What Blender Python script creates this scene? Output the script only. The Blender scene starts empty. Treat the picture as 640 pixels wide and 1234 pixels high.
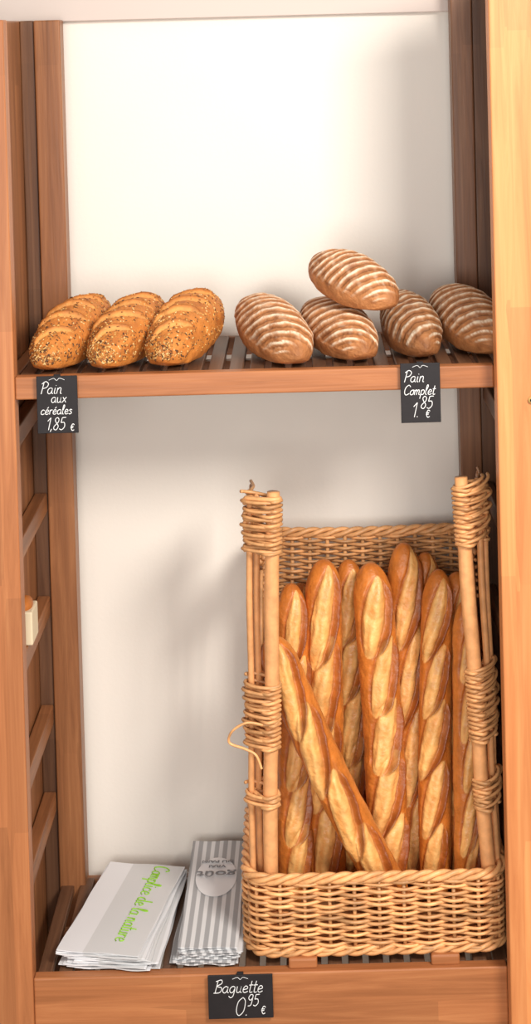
import bpy, math, random
import numpy as np
from mathutils import Matrix, Vector, Euler
random.seed(7); rng=np.random.RandomState(5)
scene=bpy.context.scene
scene.view_settings.view_transform='Standard'
COL=scene.collection

# ------------------------------------------------------------------ helpers
def lin(r,g,b):
    f=lambda c:(c/255/12.92) if c/255<=0.04045 else ((c/255+0.055)/1.055)**2.4
    return (f(r),f(g),f(b),1)
def empty(name,loc=(0,0,0)):
    o=bpy.data.objects.new(name,None); o.location=loc; o.empty_display_size=.05; COL.objects.link(o); return o
def mesh_obj(name,v,f,mat=None,parent=None,smooth=False,col=None):
    me=bpy.data.meshes.new(name); me.from_pydata([tuple(p) for p in v],[],[tuple(q) for q in f]); me.update()
    if smooth:
        me.polygons.foreach_set('use_smooth',[True]*len(me.polygons))
    if col is not None:
        a=me.color_attributes.new('Col','FLOAT_COLOR','POINT')
        a.data.foreach_set('color',np.asarray(col,dtype=np.float32).ravel())
    o=bpy.data.objects.new(name,me); COL.objects.link(o)
    if mat: me.materials.append(mat)
    if parent: o.parent=parent
    return o
def box(name,x0,x1,y0,y1,z0,z1,mat,parent=None,bev=.003):
    v=[(x,y,z) for x in(x0,x1) for y in(y0,y1) for z in(z0,z1)]
    f=[(0,1,3,2),(4,6,7,5),(0,4,5,1),(2,3,7,6),(0,2,6,4),(1,5,7,3)]
    o=mesh_obj(name,v,f,mat,parent)
    if bev:
        m=o.modifiers.new('b','BEVEL'); m.width=bev; m.segments=3
    return o
class TB:
    """collects tubes into one mesh"""
    def __init__(s): s.v=[];s.f=[];s.c=[]
    def tube(s,pts,r,n=6,closed=False,shade=1.0,flat=1.0):
        P=np.array([tuple(p) for p in pts],dtype=float); m=len(P)
        if closed: T=np.roll(P,-1,0)-np.roll(P,1,0)
        else: T=np.gradient(P,axis=0)
        T/= (np.linalg.norm(T,axis=1)[:,None]+1e-12)
        base=len(s.v)
        up=np.array([0,0,1.]) if abs(T[:,2]).mean()<.7 else np.array([0,1.,0])
        A=np.cross(T,up); A/=(np.linalg.norm(A,axis=1)[:,None]+1e-9); B=np.cross(A,T)
        rr=np.full(m,r) if np.isscalar(r) else np.array(r)
        sh=np.full(m,shade) if np.isscalar(shade) else np.array(shade)
        for i in range(m):
            for k in range(n):
                a=2*math.pi*k/n
                s.v.append(P[i]+rr[i]*(math.cos(a)*A[i]*flat+math.sin(a)*B[i])); s.c.append((sh[i],sh[i],sh[i],1))
        for i in range(m if closed else m-1):
            j=(i+1)%m
            for k in range(n):
                l=(k+1)%n
                s.f.append((base+i*n+k,base+i*n+l,base+j*n+l,base+j*n+k))
        if not closed:
            s.f.append(tuple(base+k for k in range(n))[::-1]); s.f.append(tuple(base+(m-1)*n+k for k in range(n)))
    def make(s,name,mat,parent): return mesh_obj(name,s.v,s.f,mat,parent,True,s.c)
def catmull(p,n=6):
    if len(p)<3: return p
    out=[];q=[p[0]]+list(p)+[p[-1]]
    for i in range(1,len(q)-2):
        a,b,c,d=[Vector(x) for x in q[i-1:i+3]]
        for k in range(n):
            t=k/n; out.append(.5*((2*b)+(c-a)*t+(2*a-5*b+4*c-d)*t*t+(3*b-a-3*c+d)*t**3))
    out.append(Vector(p[-1])); return out

# ------------------------------------------------------------------ materials
def newmat(name,rough=.6,spec=.5):
    m=bpy.data.materials.new(name); m.use_nodes=True; nt=m.node_tree
    b=nt.nodes['Principled BSDF']; b.inputs['Roughness'].default_value=rough
    b.inputs['Specular IOR Level'].default_value=spec
    return m,nt,b
def N(nt,t,**k):
    n=nt.nodes.new(t)
    for a,v in k.items(): setattr(n,a,v)
    return n
def ramp(nt,stops):
    r=N(nt,'ShaderNodeValToRGB'); e=r.color_ramp.elements
    e[0].position,e[0].color=stops[0]; e[1].position,e[1].color=stops[-1]
    for p,c in stops[1:-1]:
        x=e.new(p); x.color=c
    return r
def wood(name,axis,c1,c2,c3,rough=.4):
    m,nt,b=newmat(name,rough,.35); L=nt.links.new
    tc=N(nt,'ShaderNodeTexCoord'); mp=N(nt,'ShaderNodeMapping')
    sc=[20,20,20]; sc[axis]=.9; mp.inputs['Scale'].default_value=sc
    L(tc.outputs['Object'],mp.inputs['Vector'])
    n1=N(nt,'ShaderNodeTexNoise'); n1.inputs['Scale'].default_value=2.6; n1.inputs['Detail'].default_value=8; n1.inputs['Roughness'].default_value=.62; n1.inputs['Distortion'].default_value=.8
    L(mp.outputs[0],n1.inputs['Vector'])
    mp2=N(nt,'ShaderNodeMapping'); s2=[24,24,24]; s2[axis]=2.2; mp2.inputs['Scale'].default_value=s2
    L(tc.outputs['Object'],mp2.inputs['Vector'])
    vo=N(nt,'ShaderNodeTexVoronoi'); vo.distance='CHEBYCHEV'; vo.inputs['Scale'].default_value=1; vo.inputs['Randomness'].default_value=.25
    L(mp2.outputs[0],vo.inputs['Vector'])
    r=ramp(nt,[(.3,c1),(.5,c2),(.7,c3)]); L(n1.outputs['Fac'],r.inputs['Fac'])
    sep=N(nt,'ShaderNodeSeparateColor'); L(vo.outputs['Color'],sep.inputs[0])
    mr=N(nt,'ShaderNodeMapRange'); mr.inputs['To Min'].default_value=.84; mr.inputs['To Max'].default_value=1.1
    L(sep.outputs[0],mr.inputs['Value'])
    mx=N(nt,'ShaderNodeMix',data_type='RGBA',blend_type='MULTIPLY'); mx.inputs['Factor'].default_value=1
    L(r.outputs['Color'],mx.inputs[6]); L(mr.outputs[0],mx.inputs[7]); L(mx.outputs[2],b.inputs['Base Color'])
    mp3=N(nt,'ShaderNodeMapping'); s3=[260,260,260]; s3[axis]=9; mp3.inputs['Scale'].default_value=s3
    L(tc.outputs['Object'],mp3.inputs['Vector'])
    n3=N(nt,'ShaderNodeTexNoise'); n3.inputs['Scale'].default_value=1; L(mp3.outputs[0],n3.inputs['Vector'])
    bp=N(nt,'ShaderNodeBump'); bp.inputs['Strength'].default_value=.12; bp.inputs['Distance'].default_value=.002
    L(n3.outputs['Fac'],bp.inputs['Height']); L(bp.outputs[0],b.inputs['Normal'])
    return m
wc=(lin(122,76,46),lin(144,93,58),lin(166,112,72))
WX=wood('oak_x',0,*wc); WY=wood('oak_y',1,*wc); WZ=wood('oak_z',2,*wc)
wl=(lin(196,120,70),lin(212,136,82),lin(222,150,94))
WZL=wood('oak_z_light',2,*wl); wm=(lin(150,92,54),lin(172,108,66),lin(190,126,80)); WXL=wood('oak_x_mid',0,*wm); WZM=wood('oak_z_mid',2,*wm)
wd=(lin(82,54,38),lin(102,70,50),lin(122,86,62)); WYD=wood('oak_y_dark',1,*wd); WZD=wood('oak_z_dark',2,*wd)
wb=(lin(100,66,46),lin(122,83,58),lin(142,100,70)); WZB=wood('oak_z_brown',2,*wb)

def attr_mat(name,rough,nscale,nlo,nhi,bump,bdist,bscale,spec=.3,tint=(1,1,1,1)):
    m,nt,b=newmat(name,rough,spec); L=nt.links.new
    at=N(nt,'ShaderNodeAttribute',attribute_name='Col'); tc=N(nt,'ShaderNodeTexCoord')
    n=N(nt,'ShaderNodeTexNoise'); n.inputs['Scale'].default_value=nscale; n.inputs['Detail'].default_value=7; n.inputs['Roughness'].default_value=.6; L(tc.outputs['Object'],n.inputs['Vector'])
    mr=N(nt,'ShaderNodeMapRange'); mr.inputs['From Min'].default_value=.3; mr.inputs['From Max'].default_value=.7
    mr.inputs['To Min'].default_value=nlo; mr.inputs['To Max'].default_value=nhi; L(n.outputs['Fac'],mr.inputs['Value'])
    mx=N(nt,'ShaderNodeMix',data_type='RGBA',blend_type='MULTIPLY'); mx.inputs['Factor'].default_value=1
    L(at.outputs['Color'],mx.inputs[6]); L(mr.outputs[0],mx.inputs[7])
    mt=N(nt,'ShaderNodeMix',data_type='RGBA',blend_type='MULTIPLY'); mt.inputs['Factor'].default_value=1
    L(mx.outputs[2],mt.inputs[6]); mt.inputs[7].default_value=tint; L(mt.outputs[2],b.inputs['Base Color'])
    n2=N(nt,'ShaderNodeTexNoise'); n2.inputs['Scale'].default_value=bscale; n2.inputs['Detail'].default_value=6; L(tc.outputs['Object'],n2.inputs['Vector'])
    bp=N(nt,'ShaderNodeBump'); bp.inputs['Strength'].default_value=bump; bp.inputs['Distance'].default_value=bdist
    L(n2.outputs['Fac'],bp.inputs['Height']); L(bp.outputs[0],b.inputs['Normal'])
    return m
CRUST=attr_mat('baguette_crust',.38,36,.76,1.18,.6,.004,100,spec=.5)
LOAFM=attr_mat('loaf_crust',.6,50,.78,1.16,.6,.004,170)
SEEDM=attr_mat('seeds',.5,200,.9,1.1,.1,.001,300)
WICK=attr_mat('wicker',.4,45,.66,1.18,.25,.001,400,tint=lin(232,170,112),spec=.45)
CANE=attr_mat('cane',.33,45,.78,1.12,.2,.001,300,tint=lin(228,164,108),spec=.5)

def plain(name,c,rough=.6,var=.06,scale=8,bump=0):
    m,nt,b=newmat(name,rough,.3); L=nt.links.new
    tc=N(nt,'ShaderNodeTexCoord'); n=N(nt,'ShaderNodeTexNoise'); n.inputs['Scale'].default_value=scale; n.inputs['Detail'].default_value=4
    L(tc.outputs['Object'],n.inputs['Vector'])
    lo=tuple(x*(1-var) for x in c[:3])+(1,); hi=tuple(min(1,x*(1+var)) for x in c[:3])+(1,)
    r=ramp(nt,[(.3,lo),(.7,hi)]); L(n.outputs['Fac'],r.inputs['Fac']); L(r.outputs['Color'],b.inputs['Base Color'])
    if bump:
        bp=N(nt,'ShaderNodeBump'); bp.inputs['Strength'].default_value=bump; bp.inputs['Distance'].default_value=.003
        n2=N(nt,'ShaderNodeTexNoise'); n2.inputs['Scale'].default_value=120; L(tc.outputs['Object'],n2.inputs['Vector'])
        L(n2.outputs['Fac'],bp.inputs['Height']); L(bp.outputs[0],b.inputs['Normal'])
    return m
WALL=plain('plaster',lin(233,226,217),.8,.03,1.5,.1)
TRIM=plain('trim_paint',lin(204,190,182),.7,.02,2)
FLOOR=plain('floor_tile',lin(150,135,120),.5,.08,5)
SLATE=plain('slate',lin(34,30,32),.55,.15,30)
CHALK=plain('chalk',lin(240,240,240),.9,.03,50)
GREEN=plain('green_ink',lin(150,205,60),.7,.03,50)
GREY=plain('grey_ink',lin(140,142,146),.7,.03,50)
PAPER=plain('white_paper',lin(230,230,232),.7,.02,12)
CARD=plain('cream_card',lin(226,208,176),.7,.04,30)
BRASS=plain('brass',lin(190,150,90),.3,.1,80)
def stripe_mat():
    m,nt,b=newmat('striped_paper',.65,.3); L=nt.links.new
    tc=N(nt,'ShaderNodeTexCoord'); s=N(nt,'ShaderNodeSeparateXYZ'); L(tc.outputs['Object'],s.inputs[0])
    mu=N(nt,'ShaderNodeMath',operation='MULTIPLY'); mu.inputs[1].default_value=1/.0165; L(s.outputs[0],mu.inputs[0])
    fr=N(nt,'ShaderNodeMath',operation='FRACT'); L(mu.outputs[0],fr.inputs[0])
    r=ramp(nt,[(0,lin(216,216,217)),(.40,lin(216,216,217)),(.46,lin(164,164,166)),(.94,lin(164,164,166)),(1,lin(216,216,217))])
    L(fr.outputs[0],r.inputs['Fac']); L(r.outputs['Color'],b.inputs['Base Color']); return m
STRIPE=stripe_mat()
def bag_mat():
    m,nt,b=newmat('printed_paper',.65,.3); L=nt.links.new
    tc=N(nt,'ShaderNodeTexCoord'); s=N(nt,'ShaderNodeSeparateXYZ'); L(tc.outputs['Object'],s.inputs[0])
    mr=N(nt,'ShaderNodeMapRange'); mr.inputs['From Min'].default_value=-.09; mr.inputs['From Max'].default_value=.09; L(s.outputs[0],mr.inputs['Value'])
    w=lin(228,228,231); g=lin(210,210,211)
    r=ramp(nt,[(0,w),(.34,w),(.35,g),(.92,g),(.93,w)]); L(mr.outputs[0],r.inputs['Fac']); L(r.outputs['Color'],b.inputs['Base Color']); return m
BAGM=bag_mat()

# ------------------------------------------------------------------ room
box('wall_back',-2.5,2.5,.425,.5,-.6,2.9,WALL,None,0)
box('floor',-2.5,2.5,-4.5,.425,-.62,-.58,FLOOR,None,0)
box('trim_1',-2.5,2.5,.405,.425,1.732,1.9,TRIM,None,.002)

# ------------------------------------------------------------------ rack
rack=empty('shelving_rack')
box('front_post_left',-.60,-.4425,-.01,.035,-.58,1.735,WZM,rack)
box('back_post_left',-.441,-.389,.345,.40,-.58,1.735,WZ,rack)
box('side_board_left',-.50,-.470,.035,.40,-.58,1.735,WZ,rack)
box('back_stile_left',-.470,-.4415,.352,.40,-.58,1.735,WZD,rack)
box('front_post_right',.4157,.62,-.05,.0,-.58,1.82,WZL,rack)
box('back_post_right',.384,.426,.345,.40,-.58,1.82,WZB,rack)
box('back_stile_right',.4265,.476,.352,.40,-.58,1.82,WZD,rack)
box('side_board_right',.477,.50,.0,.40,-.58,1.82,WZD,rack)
for i,z in enumerate((.98,.775,.568,.348,.171)):
    box('rung_left_%d'%(i+1),-.468,-.443,.0,.35,z-.02,z+.018,WY,rack)
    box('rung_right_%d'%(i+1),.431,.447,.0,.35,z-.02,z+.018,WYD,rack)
for nm,z,h in(('upper',1.095,.041),('lower',0.0,.16)):
    box('shelf_front_'+nm,-.4425,.4157,-.004,.022,z-h,z,WXL,rack)
    box('shelf_back_'+nm,-.4425,.4157,.375,.395,z-.04,z-.004,WX,rack)
    box('shelf_bearer_'+nm,-.44,.4157,.19,.215,z-.04,z-.017,WX,rack)
    x=-.438;i=0
    while x<.41:
        i+=1; box('slat_%s_%d'%(nm,i),x,x+.026,.022,.376,z-.016,z-.001,WYD,rack,.002); x+=.0378
box('shelf_end_left',-.468,-.443,.035,.35,1.05,1.09,WY,rack)
tb=TB(); tb.tube([(.476,-.0505,1.04),(.476,-.053,1.04)],.0065,16); tb.make('screw',BRASS,rack)
tb=TB(); tb.tube([(.476,-.0529,1.04),(.476,-.0536,1.04)],.003,12); tb.make('screw_recess',SLATE,rack)

# ------------------------------------------------------------------ handwriting
G={}
bowl=[(.42,.42),(.25,.5),(.08,.38),(.06,.15),(.2,0),(.36,.1),(.42,.45)]
G['a']=([bowl,[(.42,.47),(.42,.1),(.54,.0)]],.54)
G['i']=([[(.1,.5),(.1,.08),(.22,0)],[(.12,.68),(.14,.72)]],.26)
G['n']=([[(.06,.5),(.06,0)],[(.06,.3),(.2,.5),(.34,.42),(.36,.05),(.48,0)]],.5)
G['u']=([[(.06,.5),(.08,.1),(.2,0),(.34,.12),(.36,.5)],[(.36,.5),(.36,.08),(.48,0)]],.5)
G['x']=([[(.05,.5),(.38,0)],[(.38,.5),(.05,0)]],.46)
G['c']=([[(.4,.42),(.22,.5),(.06,.3),(.1,.06),(.26,0),(.44,.1)]],.46)
ee=[(.08,.22),(.36,.3),(.32,.46),(.18,.5),(.06,.3),(.1,.06),(.26,0),(.44,.1)]
G['e']=([ee],.46); G['E']=([ee,[(.2,.64),(.34,.8)]],.46)
G['r']=([[(.06,.5),(.08,0)],[(.08,.3),(.2,.48),(.34,.46)]],.38)
G['l']=([[(.04,.3),(.2,.8),(.14,1),(.06,.8),(.08,.1),(.22,0)]],.27)
G['s']=([[(.34,.42),(.2,.5),(.08,.4),(.3,.2),(.28,.04),(.12,0),(.04,.08)]],.4)
G['m']=([[(.05,.5),(.05,0)],[(.05,.3),(.16,.5),(.26,.42),(.27,0)],[(.27,.3),(.38,.5),(.48,.42),(.5,.06),(.6,0)]],.64)
G['o']=([[(.25,.5),(.08,.36),(.07,.12),(.22,0),(.38,.12),(.38,.38),(.25,.5),(.44,.46)]],.46)
G['p']=([[(.06,.5),(.06,-.4)],[(.06,.36),(.22,.5),(.38,.35),(.34,.08),(.2,0),(.06,.1)]],.46)
G['t']=([[(.14,.9),(.12,.1),(.24,0),(.34,.05)],[(0,.56),(.3,.58)]],.34)
G['g']=([bowl,[(.42,.47),(.41,-.2),(.25,-.38),(.06,-.25)]],.52)
G['d']=([bowl,[(.42,1),(.42,.08),(.54,0)]],.56)
G['P']=([[(.12,1),(.08,0)],[(-.04,.85),(.25,1.05),(.52,.85),(.42,.55),(.1,.46)]],.54)
G['C']=([[(.56,.82),(.36,1),(.1,.75),(.06,.3),(.25,0),(.58,.15)]],.6)
G['B']=([[(.12,1),(.08,0)],[(-.04,.9),(.35,1.02),(.44,.75),(.12,.53),(.5,.4),(.44,.05),(-.02,0)]],.58)
G['0']=([[(.3,1),(.08,.75),(.06,.25),(.24,0),(.46,.25),(.46,.78),(.3,1)]],.56)
G['1']=([[(.05,.72),(.26,1)],[(.26,1),(.22,0)]],.34)
G['8']=([[(.4,.85),(.25,1),(.1,.85),(.2,.6),(.42,.3),(.3,0),(.1,.08),(.1,.3),(.36,.6),(.4,.85)]],.5)
G['5']=([[(.45,1),(.14,.98)],[(.14,.98),(.1,.58)],[(.1,.58),(.36,.58),(.44,.25),(.25,0),(.04,.08)]],.52)
G['9']=([[(.42,.7),(.25,.5),(.08,.7),(.2,.98),(.4,.95),(.42,.7),(.36,.1),(.12,0)]],.52)
G['$']=([[(.52,.85),(.32,1),(.13,.75),(.1,.3),(.28,0),(.54,.12)],[(0,.62),(.42,.64)],[(0,.42),(.38,.44)]],.6)
G['.']=([[(.06,0),(.1,.04)]],.2); G[',']=([[(.12,.08),(.04,-.14)]],.2); G[' ']=([],.3)
def write(name,lines,mat,parent,loc,rot,thick):
    cu=bpy.data.curves.new(name,'CURVE'); cu.dimensions='3D'; cu.bevel_depth=thick; cu.bevel_resolution=1
    for text,x,y,size,slant in lines:
        for ch in text:
            st,adv=G[ch]
            for p in st:
                pts=catmull([(a,b,0) for a,b in p],5)
                sp=cu.splines.new('POLY'); sp.points.add(len(pts)-1)
                for k,q in enumerate(pts):
                    sp.points[k].co=(x+(q[0]+slant*q[1])*size,y+q[1]*size,0,1)
            x+=adv*size
    o=bpy.data.objects.new(name,cu); cu.materials.append(mat); COL.objects.link(o); o.parent=parent
    o.location=loc; o.rotation_euler=rot; return o
def tag(x,z,w,h,lines,y=-.0125,tilt=0):
    e=empty('chalkboard_price_tag',(x,y,z)); e.rotation_euler=(0,tilt,0)
    box('board',-w/2,w/2,-.0015,.0015,-h/2,h/2,SLATE,e,.001)
    box('clip',-.006,.006,.0015,.008,h/2-.012,h/2+.002,SLATE,e,.001)
    write('chalk_text',lines,CHALK,e,(0,-.0019,0),(math.pi/2,0,0),.0007)
    cu=write('chalk_ornament',[],CHALK,e,(0,-.0019,0),(math.pi/2,0,0),.0004).data
    p=[(-.014,h/2-.007,0),(-.005,h/2-.004,0),(0,h/2-.008,0),(.005,h/2-.004,0),(.014,h/2-.007,0)]
    pts=catmull(p,5); sp=cu.splines.new('POLY'); sp.points.add(len(pts)-1)
    for k,q in enumerate(pts): sp.points[k].co=(q[0],q[1],0,1)
    return e
tag(-.366,1.046,.073,.103,[('Pain',-.030,.020,.021,.25),('aux',-.012,.004,.019,.2),('cErEales',-.031,-.017,.0165,.2),('1,85',-.022,-.045,.022,.2),('$',.022,-.047,.012,.1)])
tag(.283,1.05,.071,.107,[('Pain',-.030,.020,.020,.25),('Complet',-.031,-.003,.0175,.25),('1.',-.018,-.043,.026,.2),('85',-.002,-.028,.022,.2),('$',.008,-.044,.013,.1)])
tag(-.068,-.0375,.117,.08,[('Baguette',-.048,.008,.0235,.25),('0.',-.012,-.034,.033,.2),('95',.010,-.017,.021,.2),('$',.036,-.032,.014,.1)])

# ------------------------------------------------------------------ bread
def sm(x,a,b):
    t=np.clip((x-a)/(b-a),0,1); return t*t*(3-2*t)
def mixc(A,B,t): return A*(1-t[...,None])+B*t[...,None]
def C3(*c): return np.array(lin(*c)[:3])
def pn(x,y,s):
    r=np.random.RandomState(s); o=0
    for k in range(7):
        a,b,c=r.uniform(-1,1,3); f=1.0+k*.7
        o=o+np.sin(f*(a*x+b*y)*2.2+c*9+.8*np.sin(f*(b*x-a*y)*1.3))/(1+.3*k)
    return o/3.5
def gridfaces(nu,nv):
    f=[]
    for i in range(nu-1):
        for j in range(nv):
            k=(j+1)%nv; f.append((i*nv+j,i*nv+k,(i+1)*nv+k,(i+1)*nv+j))
    f.append(tuple(range(nv))[::-1]); f.append(tuple((nu-1)*nv+j for j in range(nv)))
    return f
def baguette(bot,top,R,seed,roll=0,bow=0.0,extra=0.0,tone=1.0):
    bot=Vector(bot); top=Vector(top); d=top-bot; L=d.length; r0=np.random.RandomState(seed)
    nu,nv=280,128
    t=np.linspace(0,1,nu); t=.5-.5*np.cos(math.pi*(.004+.992*t)); t=.5*t+.5*np.linspace(.0001,.9999,nu)
    s=t*L; th=np.linspace(-math.pi,math.pi,nv,endpoint=False)
    S,TH=np.meshgrid(s,th,indexing='ij'); tt=S/L
    e=np.abs(2*tt-1)
    cap=np.clip((e-.78)/.22,0,1)
    prof=(1-.10*np.clip(e,0,1)**3)*np.sqrt(np.clip(1-cap**2.1,0,1))
    rad=R*prof*(1+.045*pn(S*14,TH*0+1,seed)+.025*pn(S*30,TH*1.5,seed+1)+.012*pn(S*90,TH*5,seed+3))
    W=TH*R
    dark=C3(158,78,26); base=C3(206,120,48); pale=C3(246,192,118); ear=C3(126,56,16); side=C3(226,150,78)
    Z3=np.zeros(S.shape+(3,)); col=Z3+base
    col=mixc(col,side+Z3,.75*sm(np.abs(TH),1.0,2.0))
    col=mixc(col,dark+Z3,.45*sm(pn(S*26,TH*2.2,seed+2),.0,1.2))
    disp=np.zeros_like(S); n=4+(seed%2)
    al=math.radians(r0.uniform(13,18))
    for i in range(n):
        si=L*(.06+.88*(i+.5)/n)+r0.uniform(-.008,.008); hl=L*.88/n*r0.uniform(.66,.78); hwm=R*r0.uniform(.62,.78); ali=al*r0.uniform(.8,1.2)
        w0=R*r0.uniform(-.12,.12)
        ds=S-si; a=ds*math.cos(ali)+(W-w0)*math.sin(ali); b=-ds*math.sin(ali)+(W-w0)*math.cos(ali)
        b=b+R*.06*pn(S*24,W*24,seed+40+i)
        hw=hwm*np.sqrt(np.clip(1-(a/hl)**2,0,1))**.9+1e-5
        ins=(np.abs(a)<hl)&(np.abs(b)<hw*1.5)
        q=b/hw
        fade=sm(1-np.abs(a/hl),0,.3)
        inside=sm(1-np.abs(q),-.02,.2)*(np.abs(a)<hl)
        d1=(-.22*np.exp(-((q-.80)/.17)**2)+.20*np.exp(-((q-1.09)/.14)**2)+.14*np.exp(-((q+.1)/.5)**2)-.10*np.exp(-((q+.98)/.13)**2))*R*fade*ins
        st=.5+.5*np.sin(b/R*13+a/R*.5+2.2*pn(S*14,W*24,seed+i))
        d1+=inside*R*(.045*(st-.5)+.025*pn(S*60,W*80,seed+70+i))*fade
        disp+=d1
        c_in=mixc(pale+Z3,C3(226,150,74)+Z3,.5*(1-st)+.35*sm(pn(S*34,W*70,seed+i+9),-.3,.8))
        c_in=mixc(c_in,C3(170,86,30)+Z3,.85*sm(q,.45,.88))
        col=mixc(col,c_in,inside*.95)
        col=mixc(col,ear+Z3,.85*np.exp(-((q-1.06)/.14)**2)*fade*ins)
        col=mixc(col,dark+Z3,.7*np.exp(-((q+1.0)/.13)**2)*fade*ins)
    col=mixc(col,dark+Z3,.35*sm(e,.93,1.0))
    rad=rad+disp*np.clip(prof,0,1)
    X=rad*np.sin(TH)+bow*np.sin(math.pi*tt); Y=-rad*np.cos(TH)*.92
    V=np.stack([X,Y,S],-1).reshape(-1,3)
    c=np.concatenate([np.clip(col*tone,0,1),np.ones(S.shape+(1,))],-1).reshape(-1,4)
    o=mesh_obj('baguette',V,gridfaces(nu,nv),CRUST,None,True,c)
    z=d.normalized(); x=Vector((1,0,0)); x=(x-z*x.dot(z)).normalized(); y=z.cross(x)
    M=Matrix((x,y,z)).transposed().to_4x4()
    o.matrix_world=Matrix.Translation(bot)@M@Matrix.Rotation(roll,4,'Z')
    return o
bz=.034
#          bottom                 top                  R
baguette((.030,.175,bz),(.040,.250,.630),.033,11,.3,.004)
baguette((.096,.202,bz),(.105,.262,.672),.038,12,-.1,-.004)
baguette((.214,.178,bz),(.194,.240,.670),.039,13,.1,.006)
baguette((.268,.234,bz),(.262,.290,.692),.034,14,.2,-.003)
baguette((.300,.160,bz),(.326,.235,.655),.032,15,-.3,-.004)
baguette((.350,.198,bz),(.364,.264,.640),.033,16,.2,.003)
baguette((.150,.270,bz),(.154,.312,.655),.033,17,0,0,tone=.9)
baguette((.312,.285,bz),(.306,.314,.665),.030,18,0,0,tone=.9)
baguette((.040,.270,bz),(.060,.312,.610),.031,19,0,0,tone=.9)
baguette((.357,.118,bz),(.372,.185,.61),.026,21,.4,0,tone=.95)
baguette((.236,.104,.045),(-.002,.125,.570),.037,20,-.15,-.012)

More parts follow.
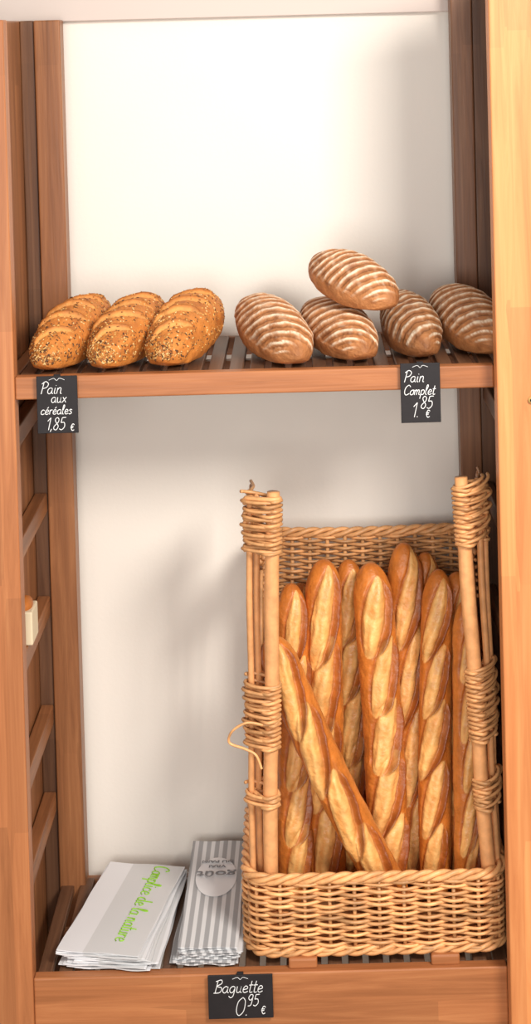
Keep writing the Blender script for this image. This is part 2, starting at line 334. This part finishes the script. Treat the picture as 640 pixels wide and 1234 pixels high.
def loaf(kind,front,rear,base,W,H,seed,pitch=0,tone=1.0,roll=0,skew=0):
    """front, rear : (x,y) of the ends on the shelf"""
    F=Vector((front[0],front[1],0)); Rr=Vector((rear[0],rear[1],0)); d=F-Rr; L=d.length
    yaw=math.atan2(d.y,d.x); nu,nv=210,150
    u=np.linspace(0,1,nu); xs=-np.cos(math.pi*(.015+.97*u))*L/2; th=np.linspace(-math.pi,math.pi,nv,endpoint=False)
    X,TH=np.meshgrid(xs,th,indexing='ij'); e=np.abs(2*X/L)
    prof=(1-np.clip(e,0,1)**2.15)**.58
    wob=1+.045*pn(X*18,TH,seed)+.02*pn(X*45,TH*2.2,seed+8)
    sn=np.sin(TH); cs=np.cos(TH)
    w=(TH-math.pi/2); w=np.where(w<-math.pi,w+2*math.pi,w)*W/2
    disp=np.zeros_like(X); Z3=np.zeros(X.shape+(3,))
    if kind=='whole':
        base_c=C3(184,122,74); dk=C3(136,80,44); fl=C3(246,226,198)
        col=mixc(base_c+Z3,dk+Z3,.8*sm(pn(X*34,TH*2.5,seed+1),-.3,1.1))
        q=X/L*11.5+skew*w/(W/2)*2.2+.35*(w/(W/2))**2+.16*pn(X*16,w*28,seed+3)
        f=q-np.floor(q)
        band=sm(f,.22,.32)*(1-sm(f,.44,.60))
        mask=sm(sn,-.15,.25)*(1-sm(e,.82,.96))
        brk=sm(pn(X*90,w*110,seed+4)+.5*pn(X*200,w*220,seed+14),-1.0,.4)
        col=mixc(col,fl+Z3,.88*band*mask*(.25+.75*brk))
        col=mixc(col,dk*.5+Z3,.6*np.exp(-((f-.74)/.10)**2)*mask)
        disp=(.0022*np.exp(-((f-.40)/.16)**2)-.0032*np.exp(-((f-.76)/.1)**2))*mask
        col=mixc(col,fl+Z3,.22*sm(pn(X*60+4,w*70,seed+6),.0,1)*mask)
    else:
        base_c=C3(200,124,56); dk=C3(150,80,34); pl=C3(230,168,94)
        col=mixc(base_c+Z3,dk+Z3,.75*sm(pn(X*26,TH*2,seed+1),-.2,1.1))
        for i in range(5):
            si=L*(-.34+.17*i); al=math.radians(58)
            ww=w+.008*pn(X*30,w*30,seed+i)
            a=(X-si)*math.cos(al)+ww*math.sin(al); b=-(X-si)*math.sin(al)+ww*math.cos(al)
            hl=W*.5; hw=W*.075*np.sqrt(np.clip(1-(a/hl)**2,0,1))+1e-5; q=b/hw; ins=(np.abs(a)<hl)*sm(sn,-.1,.3)
            disp+=(.006*np.exp(-((q-1.2)/.4)**2)-.006*np.exp(-((q-.1)/.5)**2))*ins*sm(1-np.abs(a/hl),0,.3)
            col=mixc(col,pl+Z3,.55*sm(1-np.abs(q),0,.4)*ins)
            col=mixc(col,dk*.7+Z3,.6*np.exp(-((q-1.2)/.25)**2)*ins)
    rr=prof*wob
    Y=(W/2*rr+disp*prof)*cs; Z=(H/2*rr+disp*prof)*sn
    lim=-.28*H*rr; Z=np.where(Z<lim,lim+(Z-lim)*.35,Z)
    V=np.stack([X,Y,Z],-1)
    col=mixc(col,dk*.85+Z3,.4*sm(e,.88,1.0))
    c=np.concatenate([np.clip(col*tone,0,1),np.ones(X.shape+(1,))],-1)
    nm='wholemeal_bread_loaf' if kind=='whole' else 'seeded_bread_loaf'
    o=mesh_obj(nm,V.reshape(-1,3),gridfaces(nu,nv),LOAFM,None,True,c.reshape(-1,4))
    cen=(F+Rr)/2
    Rm=Matrix.Rotation(yaw,4,'Z')@Matrix.Rotation(pitch,4,'Y')@Matrix.Rotation(roll,4,'X')
    R3=np.array(Rm.to_3x3()); zmin=(V.reshape(-1,3)@R3.T)[:,2].min()
    o.matrix_world=Matrix.Translation((cen.x,cen.y,base-zmin))@Rm
    if kind!='whole':
        r=np.random.RandomState(seed); sv=[];sf=[];sc=[]
        pal=[C3(214,168,98),C3(190,132,66),C3(112,70,40),C3(150,98,54),C3(226,188,128),C3(84,58,42),C3(170,112,56)]
        k=0
        while k<1250:
            i=r.randint(6,nu-6); j=r.randint(0,nv)
            if sn[i,j]<-.25: continue
            k+=1; p=V[i,j]; nrm=Vector((p[0]*.2,p[1]/(W*W)*.01,p[2]/(H*H)*.01+.0)).normalized()
            q=nrm.to_track_quat('Z','Y').to_matrix()@Matrix.Rotation(r.uniform(0,6.28),3,'Z')
            a,b,h=r.uniform(.0018,.0042),r.uniform(.001,.0019),.0015; cc=pal[r.randint(len(pal))]; b0=len(sv)
            for dx,dy,dz in((a,0,0),(a*.5,b,0),(-a*.5,b,0),(-a,0,0),(-a*.5,-b,0),(a*.5,-b,0),(0,0,h),(0,0,-h)):
                sv.append(Vector(p)+q@Vector((dx,dy,dz))); sc.append((*cc,1))
            for m in range(6):
                sf.append((b0+m,b0+(m+1)%6,b0+6)); sf.append((b0+(m+1)%6,b0+m,b0+7))
        mesh_obj('seeds',sv,sf,SEEDM,o,True,sc)
    return o
ST=1.0945
PT=.15
loaf('seed',(-.398,.002),(-.318,.33),ST,.112,.112,31,pitch=PT)
loaf('seed',(-.292,.000),(-.212,.33),ST,.116,.112,32,pitch=PT)
loaf('seed',(-.184,.004),(-.106,.33),ST,.120,.118,33,pitch=PT)
loaf('whole',(.070,-.004),(-.030,.30),ST,.118,.112,34,skew=.3,pitch=PT)
loaf('whole',(.190,.015),(.094,.30),ST,.116,.104,35,skew=.3,pitch=PT*.8)
loaf('whole',(.300,.030),(.258,.31),ST,.104,.112,37,tone=.68,skew=-.3,pitch=PT)
loaf('whole',(.436,.035),(.345,.33),ST,.112,.118,38,tone=.95,skew=.3,pitch=PT)
loaf('whole',(.248,.060),(.096,.225),ST+.088,.110,.104,36,pitch=.26,skew=.25)

# ------------------------------------------------------------------ basket
bk=empty('wicker_basket')
cx,hw,y0,y1,cr=.181,.236,.022,.362,.05
def resample(p,n,closed):
    P=np.array(p+([p[0]] if closed else []),float); d=np.r_[0,np.cumsum(np.linalg.norm(np.diff(P,axis=0),axis=1))]
    s=np.linspace(0,d[-1],n+(1 if closed else 0))[:n]
    return np.stack([np.interp(s,d,P[:,k]) for k in range(2)],1)
def rrect(n_per):
    x0,x1=cx-hw,cx+hw
    def arc(ax,ay,a0,a1,n=10):
        return [(ax+cr*math.cos(a0+(a1-a0)*k/n),ay+cr*math.sin(a0+(a1-a0)*k/n)) for k in range(n+1)]
    p=arc(x0+cr,y0+cr,math.pi,1.5*math.pi)+arc(x1-cr,y0+cr,1.5*math.pi,2*math.pi)+arc(x1-cr,y1-cr,0,.5*math.pi)+arc(x0+cr,y1-cr,.5*math.pi,math.pi)
    return resample(p,n_per,True)
def normals(P,closed):
    T=(np.roll(P,-1,0)-np.roll(P,1,0)) if closed else np.gradient(P,axis=0)
    T/=np.linalg.norm(T,axis=1)[:,None]; return np.stack([T[:,1],-T[:,0]],1)
tb=TB(); NS=34; PP=rrect(NS*8); NR=normals(PP,True); k=np.arange(len(PP))
rows=22
for r in range(rows):
    z=.026+r*.0059
    ph=rng.uniform(-.25,.25)
    off=.0066*np.cos(math.pi*(k/8+r))
    jit=.0015*np.sin(k*2*math.pi/len(k)*rng.randint(5,12)+r*1.7)
    xy=PP+NR*(off[:,None])
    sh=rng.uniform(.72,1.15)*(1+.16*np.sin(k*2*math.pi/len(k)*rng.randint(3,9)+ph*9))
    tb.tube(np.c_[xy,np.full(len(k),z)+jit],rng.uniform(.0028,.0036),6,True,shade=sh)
for i in range(NS):
    p=PP[i*8]; tb.tube([(p[0],p[1],.02),(p[0],p[1],.155)],.0036,6,shade=.8)
for zc,rr_ in((.158,.0052),(.024,.0046)):
    for ph in (0,1,2):
        a=k*2*math.pi/16+ph*2*math.pi/3
        xy=PP+NR*((.0058*np.cos(a))[:,None]); tb.tube(np.c_[xy,zc+.0058*np.sin(a)],rr_,6,True,shade=rng.uniform(.9,1.1))
tb.make('woven_base_wall',WICK,bk)
box('base_panel',cx-hw+.012,cx+hw-.012,y0+.012,y1-.012,.018,.026,WY,bk,.002)
for i,x in enumerate((.046,.305)):
    box('runner_%d'%(i+1),x-.026,x+.026,.006,.35,-.0008,.019,WXL,bk,.004)
# tall back wall
tb=TB(); pts=[(-.034,.13),(-.034,.31)]+[(-.034+.045-.045*math.cos(a),.31+.045*math.sin(a)) for a in np.linspace(.1,math.pi/2,8)]
pts+=[(x,.355+.0) for x in np.linspace(.03,.34,6)]
pts+=[(.357+.045*math.sin(a),.31+.045*math.cos(a)) for a in np.linspace(0,math.pi/2,8)]+[(.402,.13)]
NB=23; PB=resample(pts,(NB-1)*6+1,False); NN=normals(PB,False); kb=np.arange(len(PB))
def taper(z): return 1-.10*(z-.15)/.6
def bx(P,z):
    q=P.copy(); q[:,0]=cx+.003+(P[:,0]-cx-.003)*taper(z); return q
sag=lambda: .018*np.abs((kb-kb.mean())/kb.mean())**2
rows=80
for r in range(rows):
    z=.165+r*.0066
    off=.006*np.cos(math.pi*(kb/6+r)); sel=slice(None)
    if z<.62:
        lo=int(len(kb)*.20); hi=int(len(kb)*.80); sel=slice(lo,hi)
    xy=(bx(PB,z)+NN*off[:,None])[sel]
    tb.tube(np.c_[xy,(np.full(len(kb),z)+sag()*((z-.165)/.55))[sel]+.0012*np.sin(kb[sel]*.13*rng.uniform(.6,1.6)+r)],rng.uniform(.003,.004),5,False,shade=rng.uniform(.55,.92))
for i in range(NB):
    a=bx(PB[i*6:i*6+1],.15)[0]; b=bx(PB[i*6:i*6+1],.69)[0]
    tb.tube([(a[0],a[1],.03),(a[0],a[1],.15),(b[0],b[1],.694)],.004,6,shade=.75)
for ph in (0,1,2):
    a=kb*2*math.pi/15+ph*2*math.pi/3; xy=bx(PB,.697)+NN*((.006*np.cos(a))[:,None])
    tb.tube(np.c_[xy,.697+sag()+.006*np.sin(a)],.005,6,False,shade=rng.uniform(.65,.9))
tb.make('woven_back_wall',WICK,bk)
# front poles & outer canes
tb=TB()
def pole(a,b,r,sh=1):
    P=[Vector(a).lerp(Vector(b),t) for t in np.linspace(0,1,14)]
    P=[p+Vector((.0012*math.sin(i*1.1),.0008*math.cos(i),0)) for i,p in enumerate(P)]
    R=[r*(1+.03*math.sin(i*2.1)) for i in range(14)]; R[0]*=.9;R[-1]*=.85
    tb.tube(P,R,14,shade=sh)
LP=[((-.014,.050,.03),(.013,.050,.862),.0136),((-.045,.065,.03),(-.031,.062,.850),.0058),((-.032,.082,.03),(-.018,.078,.855),.006),((-.042,.110,.03),(-.028,.105,.83),.0065)]
RP=[((.396,.050,.03),(.356,.050,.880),.0136),((.412,.068,.03),(.388,.066,.874),.0062),((.414,.085,.03),(.400,.08,.860),.0062),((.410,.115,.03),(.402,.11,.84),.006)]
for g in (LP,RP):
    for a,b,r in g: pole(a,b,r,1.0 if r>.01 else .92)
tb.make('side_poles',CANE,bk)
tb=TB()
def at(g,i,z):
    a,b,r=g[i]; t=(z-a[2])/(b[2]-a[2]); return Vector(a).lerp(Vector(b),t)
def lash(g,z0,z1,turns,idx=(0,1),messy=.0012):
    P=[]; n=turns*22
    for k in range(n+1):
        t=k/n; z=z0+(z1-z0)*t; p=at(g,idx[0],z); q=at(g,idx[1],z); c=(p+q)/2; d=(q-p); hl=d.length/2+.0125
        d.normalize(); e=Vector((-d.y,d.x,0)); a=2*math.pi*turns*t
        wv=1+.10*math.sin(k*.21)
        P.append(c+d*hl*math.cos(a)*wv+e*.019*math.sin(a)+Vector((0,0,messy*math.sin(k*.37)+.004*math.cos(a))))
    tb.tube(P,.0033,6,shade=random.uniform(.75,1.1))
def wovenband(g,z0,z1,pitch=.0068):
    n=int((z1-z0)/pitch)
    for r in range(n):
        z=z0+r*pitch+random.uniform(-.001,.001); c=[at(g,i,z) for i in range(4)]
        sgn=1 if r%2 else -1
        side=-1 if c[1].x<c[0].x else 1
        P=[c[0]+Vector((-side*.0165,.0,0)),c[0]+Vector((-side*.004,-.0165,.001)),c[0]+Vector((side*.012,-.006 if sgn>0 else -.016,0)),
           c[1]+Vector((0,-.009*sgn,0)),c[1]+Vector((side*.009,0,.001)),c[2]+Vector((side*.006,.0+.004*sgn,0)),c[3]+Vector((side*.008*sgn,0,0)),c[3]+Vector((-side*.002*sgn,.06,-.004)),c[3]+Vector((side*.004,.12,-.008))]
        tb.tube(catmull(P,5),.0034,6,shade=random.uniform(.7,1.15))
for g,bands in ((LP,((.752,.856),(.392,.518),(.285,.315))),(RP,((.758,.874),(.395,.535),(.27,.33)))):
    for z0,z1 in bands:
        wovenband(g,z0,z1,.0085)
        T=max(2,int((z1-z0)/.013))
        lash(g,z0,z1,T,(0,1)); 
        lash(g,z0+.01,z1-.004,max(1,T//2),(0,2),.003)
for g,side in((LP,-1),(RP,1)):
    a=at(g,3,.80); e=bx(PB,.697)[8 if side<0 else -9]
    for o in(-.006,.006):
        tb.tube(catmull([a+Vector((0,0,o+.02)),a+Vector((0,.05,o-.02)),Vector((e[0],e[1],.714+o))],6),.005,6,shade=.95)
    z0=.84; c=[at(g,i,z0) for i in range(4)]
    tb.tube(catmull([c[0]+Vector((-side*.014,0,.01)),c[0]+Vector((0,-.016,.012)),c[1]+Vector((side*.004,-.006,.01)),c[2]+Vector((side*.01,0,.006)),c[3]+Vector((0,.01,0))],6),.0045,6,shade=1.05)
tb.tube(catmull([(-.016,.03,.44),(-.045,.025,.447),(-.072,.03,.43),(-.078,.04,.405),(-.05,.035,.395),(-.03,.03,.385),(-.02,.028,.36)],8),.0024,6,shade=1.1)
tb.make('lashings',WICK,bk)

# ------------------------------------------------------------------ paper bags
def bagstack(name,n,w,l,th,rots,pivot,mat,rise,text):
    e=empty(name,(pivot[0],pivot[1],.0012)); r=np.random.RandomState(3)
    for i in range(n):
        ang=rots(i/(n-1)); nx,ny=15,24; v=[];f=[]
        last=i==n-1
        sk=r.uniform(-.005,.005,2)*(0 if last else 1)
        ph=r.uniform(0,6,3)
        for s in(0,1):
            for b in range(ny):
                for a in range(nx):
                    x=-w/2+w*a/(nx-1); y=-l+l*b/(ny-1); t=b/(ny-1)
                    z=i*th+(s*th*.72)+rise(t,i/(n-1),a/(nx-1))
                    if not last: z+=.0010*math.sin(a*.9+ph[0])*(1-t)
                    x+=.0012*math.sin(b*.5+ph[1]); 
                    v.append((x+sk[0],y+sk[1]+.0015*math.sin(a*.7+ph[2]),z))
        o=nx*ny
        for b in range(ny-1):
            for a in range(nx-1):
                q=b*nx+a; f.append((q,q+nx,q+nx+1,q+1)); f.append((o+q,o+q+1,o+q+nx+1,o+q+nx))
        ring=[a for a in range(nx)]+[b*nx+nx-1 for b in range(1,ny)]+[(ny-1)*nx+a for a in range(nx-2,-1,-1)]+[b*nx for b in range(ny-2,0,-1)]
        for k in range(len(ring)):
            p,q=ring[k],ring[(k+1)%len(ring)]; f.append((p,q,o+q,o+p))
        ob=mesh_obj('bag_%d'%(i+1),v,f,mat,e,False); ob.rotation_euler=(0,0,ang)
    text(e,n*th,rots(1))
    return e
def ta(e,z,ang):
    write('printed_slogan',[('Complice de la nature',0,0,.0325,.15)],GREEN,e,(.018,-.010,z+.0004),(0,0,-math.pi/2+ang),.0010)
bagstack('paper_bag_stack',13,.156,.345,.0023,lambda t:-math.radians(4.5+ 6*t+ 4.5*math.sin(t*9)*(1-t)),(-.266,.362),BAGM,lambda t,i,a:0.0,ta)
def tb_(e,z,ang):
    zz=lambda y: z+.034*max(0,(y+.350)/.350)**1.3
    v=[(.040*math.cos(a),-.125+.065*math.sin(a),0) for a in np.linspace(0,2*math.pi,40,endpoint=False)]
    rotp=lambda x,y:(x*math.cos(ang)-y*math.sin(ang),x*math.sin(ang)+y*math.cos(ang))
    vv=[(*rotp(x,y),zz(y)+.0012) for x,y,_ in v]
    mesh_obj('label_patch',vv,[tuple(range(40))],PAPER,e)
    for i,(s,sz,yy) in enumerate((('DU PAIN',.016,-.072),('VRAI',.016,-.088),('goût',.042,-.108))):
        cu=bpy.data.curves.new('label_%d'%i,'FONT'); cu.body=s; cu.size=sz; cu.align_x='CENTER'; cu.extrude=.0002; cu.offset=.0004; cu.materials.append(GREY)
        o=bpy.data.objects.new('label_%d'%(i+1),cu); COL.objects.link(o); o.parent=e
        o.location=(*rotp(0,yy),zz(yy)+.0025); o.rotation_euler=(.09,0,math.pi+ang)
bagstack('striped_paper_bag_stack',14,.108,.350,.0024,lambda t:-math.radians(1.5+3*math.sin(t*7)*(1-t)),(-.118,.375),STRIPE,lambda t,i,a:.034*i*t**1.3,tb_)

# paper-lined tray corner with a roll, resting on a side rung
tr=empty('bread_tray',(-.4525,.095,.5865))
box('card_tray',-.014,.018,-.035,.035,0,.062,CARD,tr,.003)
tb=TB(); tb.tube([(0,-.03+.06*t,.066) for t in np.linspace(0,1,9)],[.015*math.sqrt(max(.05,1-(2*t-1)**2)) for t in np.linspace(0,1,9)],12)
tb.make('bread_roll',attr_mat('roll_crust',.5,60,.8,1.1,.3,.002,150,tint=lin(190,112,50)),tr)

# ------------------------------------------------------------------ light
w=bpy.data.worlds.new('world'); scene.world=w; w.use_nodes=True
w.node_tree.nodes['Background'].inputs[0].default_value=(1,.965,.925,1); w.node_tree.nodes['Background'].inputs[1].default_value=.64
def area(name,loc,target,size,energy,col):
    l=bpy.data.lights.new(name,'AREA'); l.shape='RECTANGLE'; l.size=size[0]; l.size_y=size[1]; l.energy=energy; l.color=col
    o=bpy.data.objects.new(name,l); COL.objects.link(o); o.location=loc
    o.rotation_euler=(Vector(target)-Vector(loc)).to_track_quat('-Z','Y').to_euler(); return o
area('ceiling_panel_light',(1.25,-2.0,2.35),(0,.2,.5),(.7,.6),84,(1,.94,.86))
area('front_fill_light',(-.3,-4.6,1.3),(0,.2,.6),(2.2,1.6),98,(1,.98,.95))  # added fill lamp behind the camera, evens the wall and lifts shelf shadows

# ------------------------------------------------------------------ camera
cd=bpy.data.cameras.new('camera'); cam=bpy.data.objects.new('camera',cd); COL.objects.link(cam)
PI=math.radians(1.8); f=2133
cd.sensor_fit='VERTICAL'; cd.sensor_height=36; cd.sensor_width=36; cd.lens=f/1234*36
cd.shift_x=-(356.7-320)/1234; cd.shift_y=-(617-(33+f*math.tan(PI)))/1234
cam.matrix_world=Matrix.Translation((.075,-3.155,1.708))@Matrix.Rotation(math.pi/2-PI,4,'X')@Matrix.Rotation(-math.radians(1.5),4,'Z')
scene.camera=cam
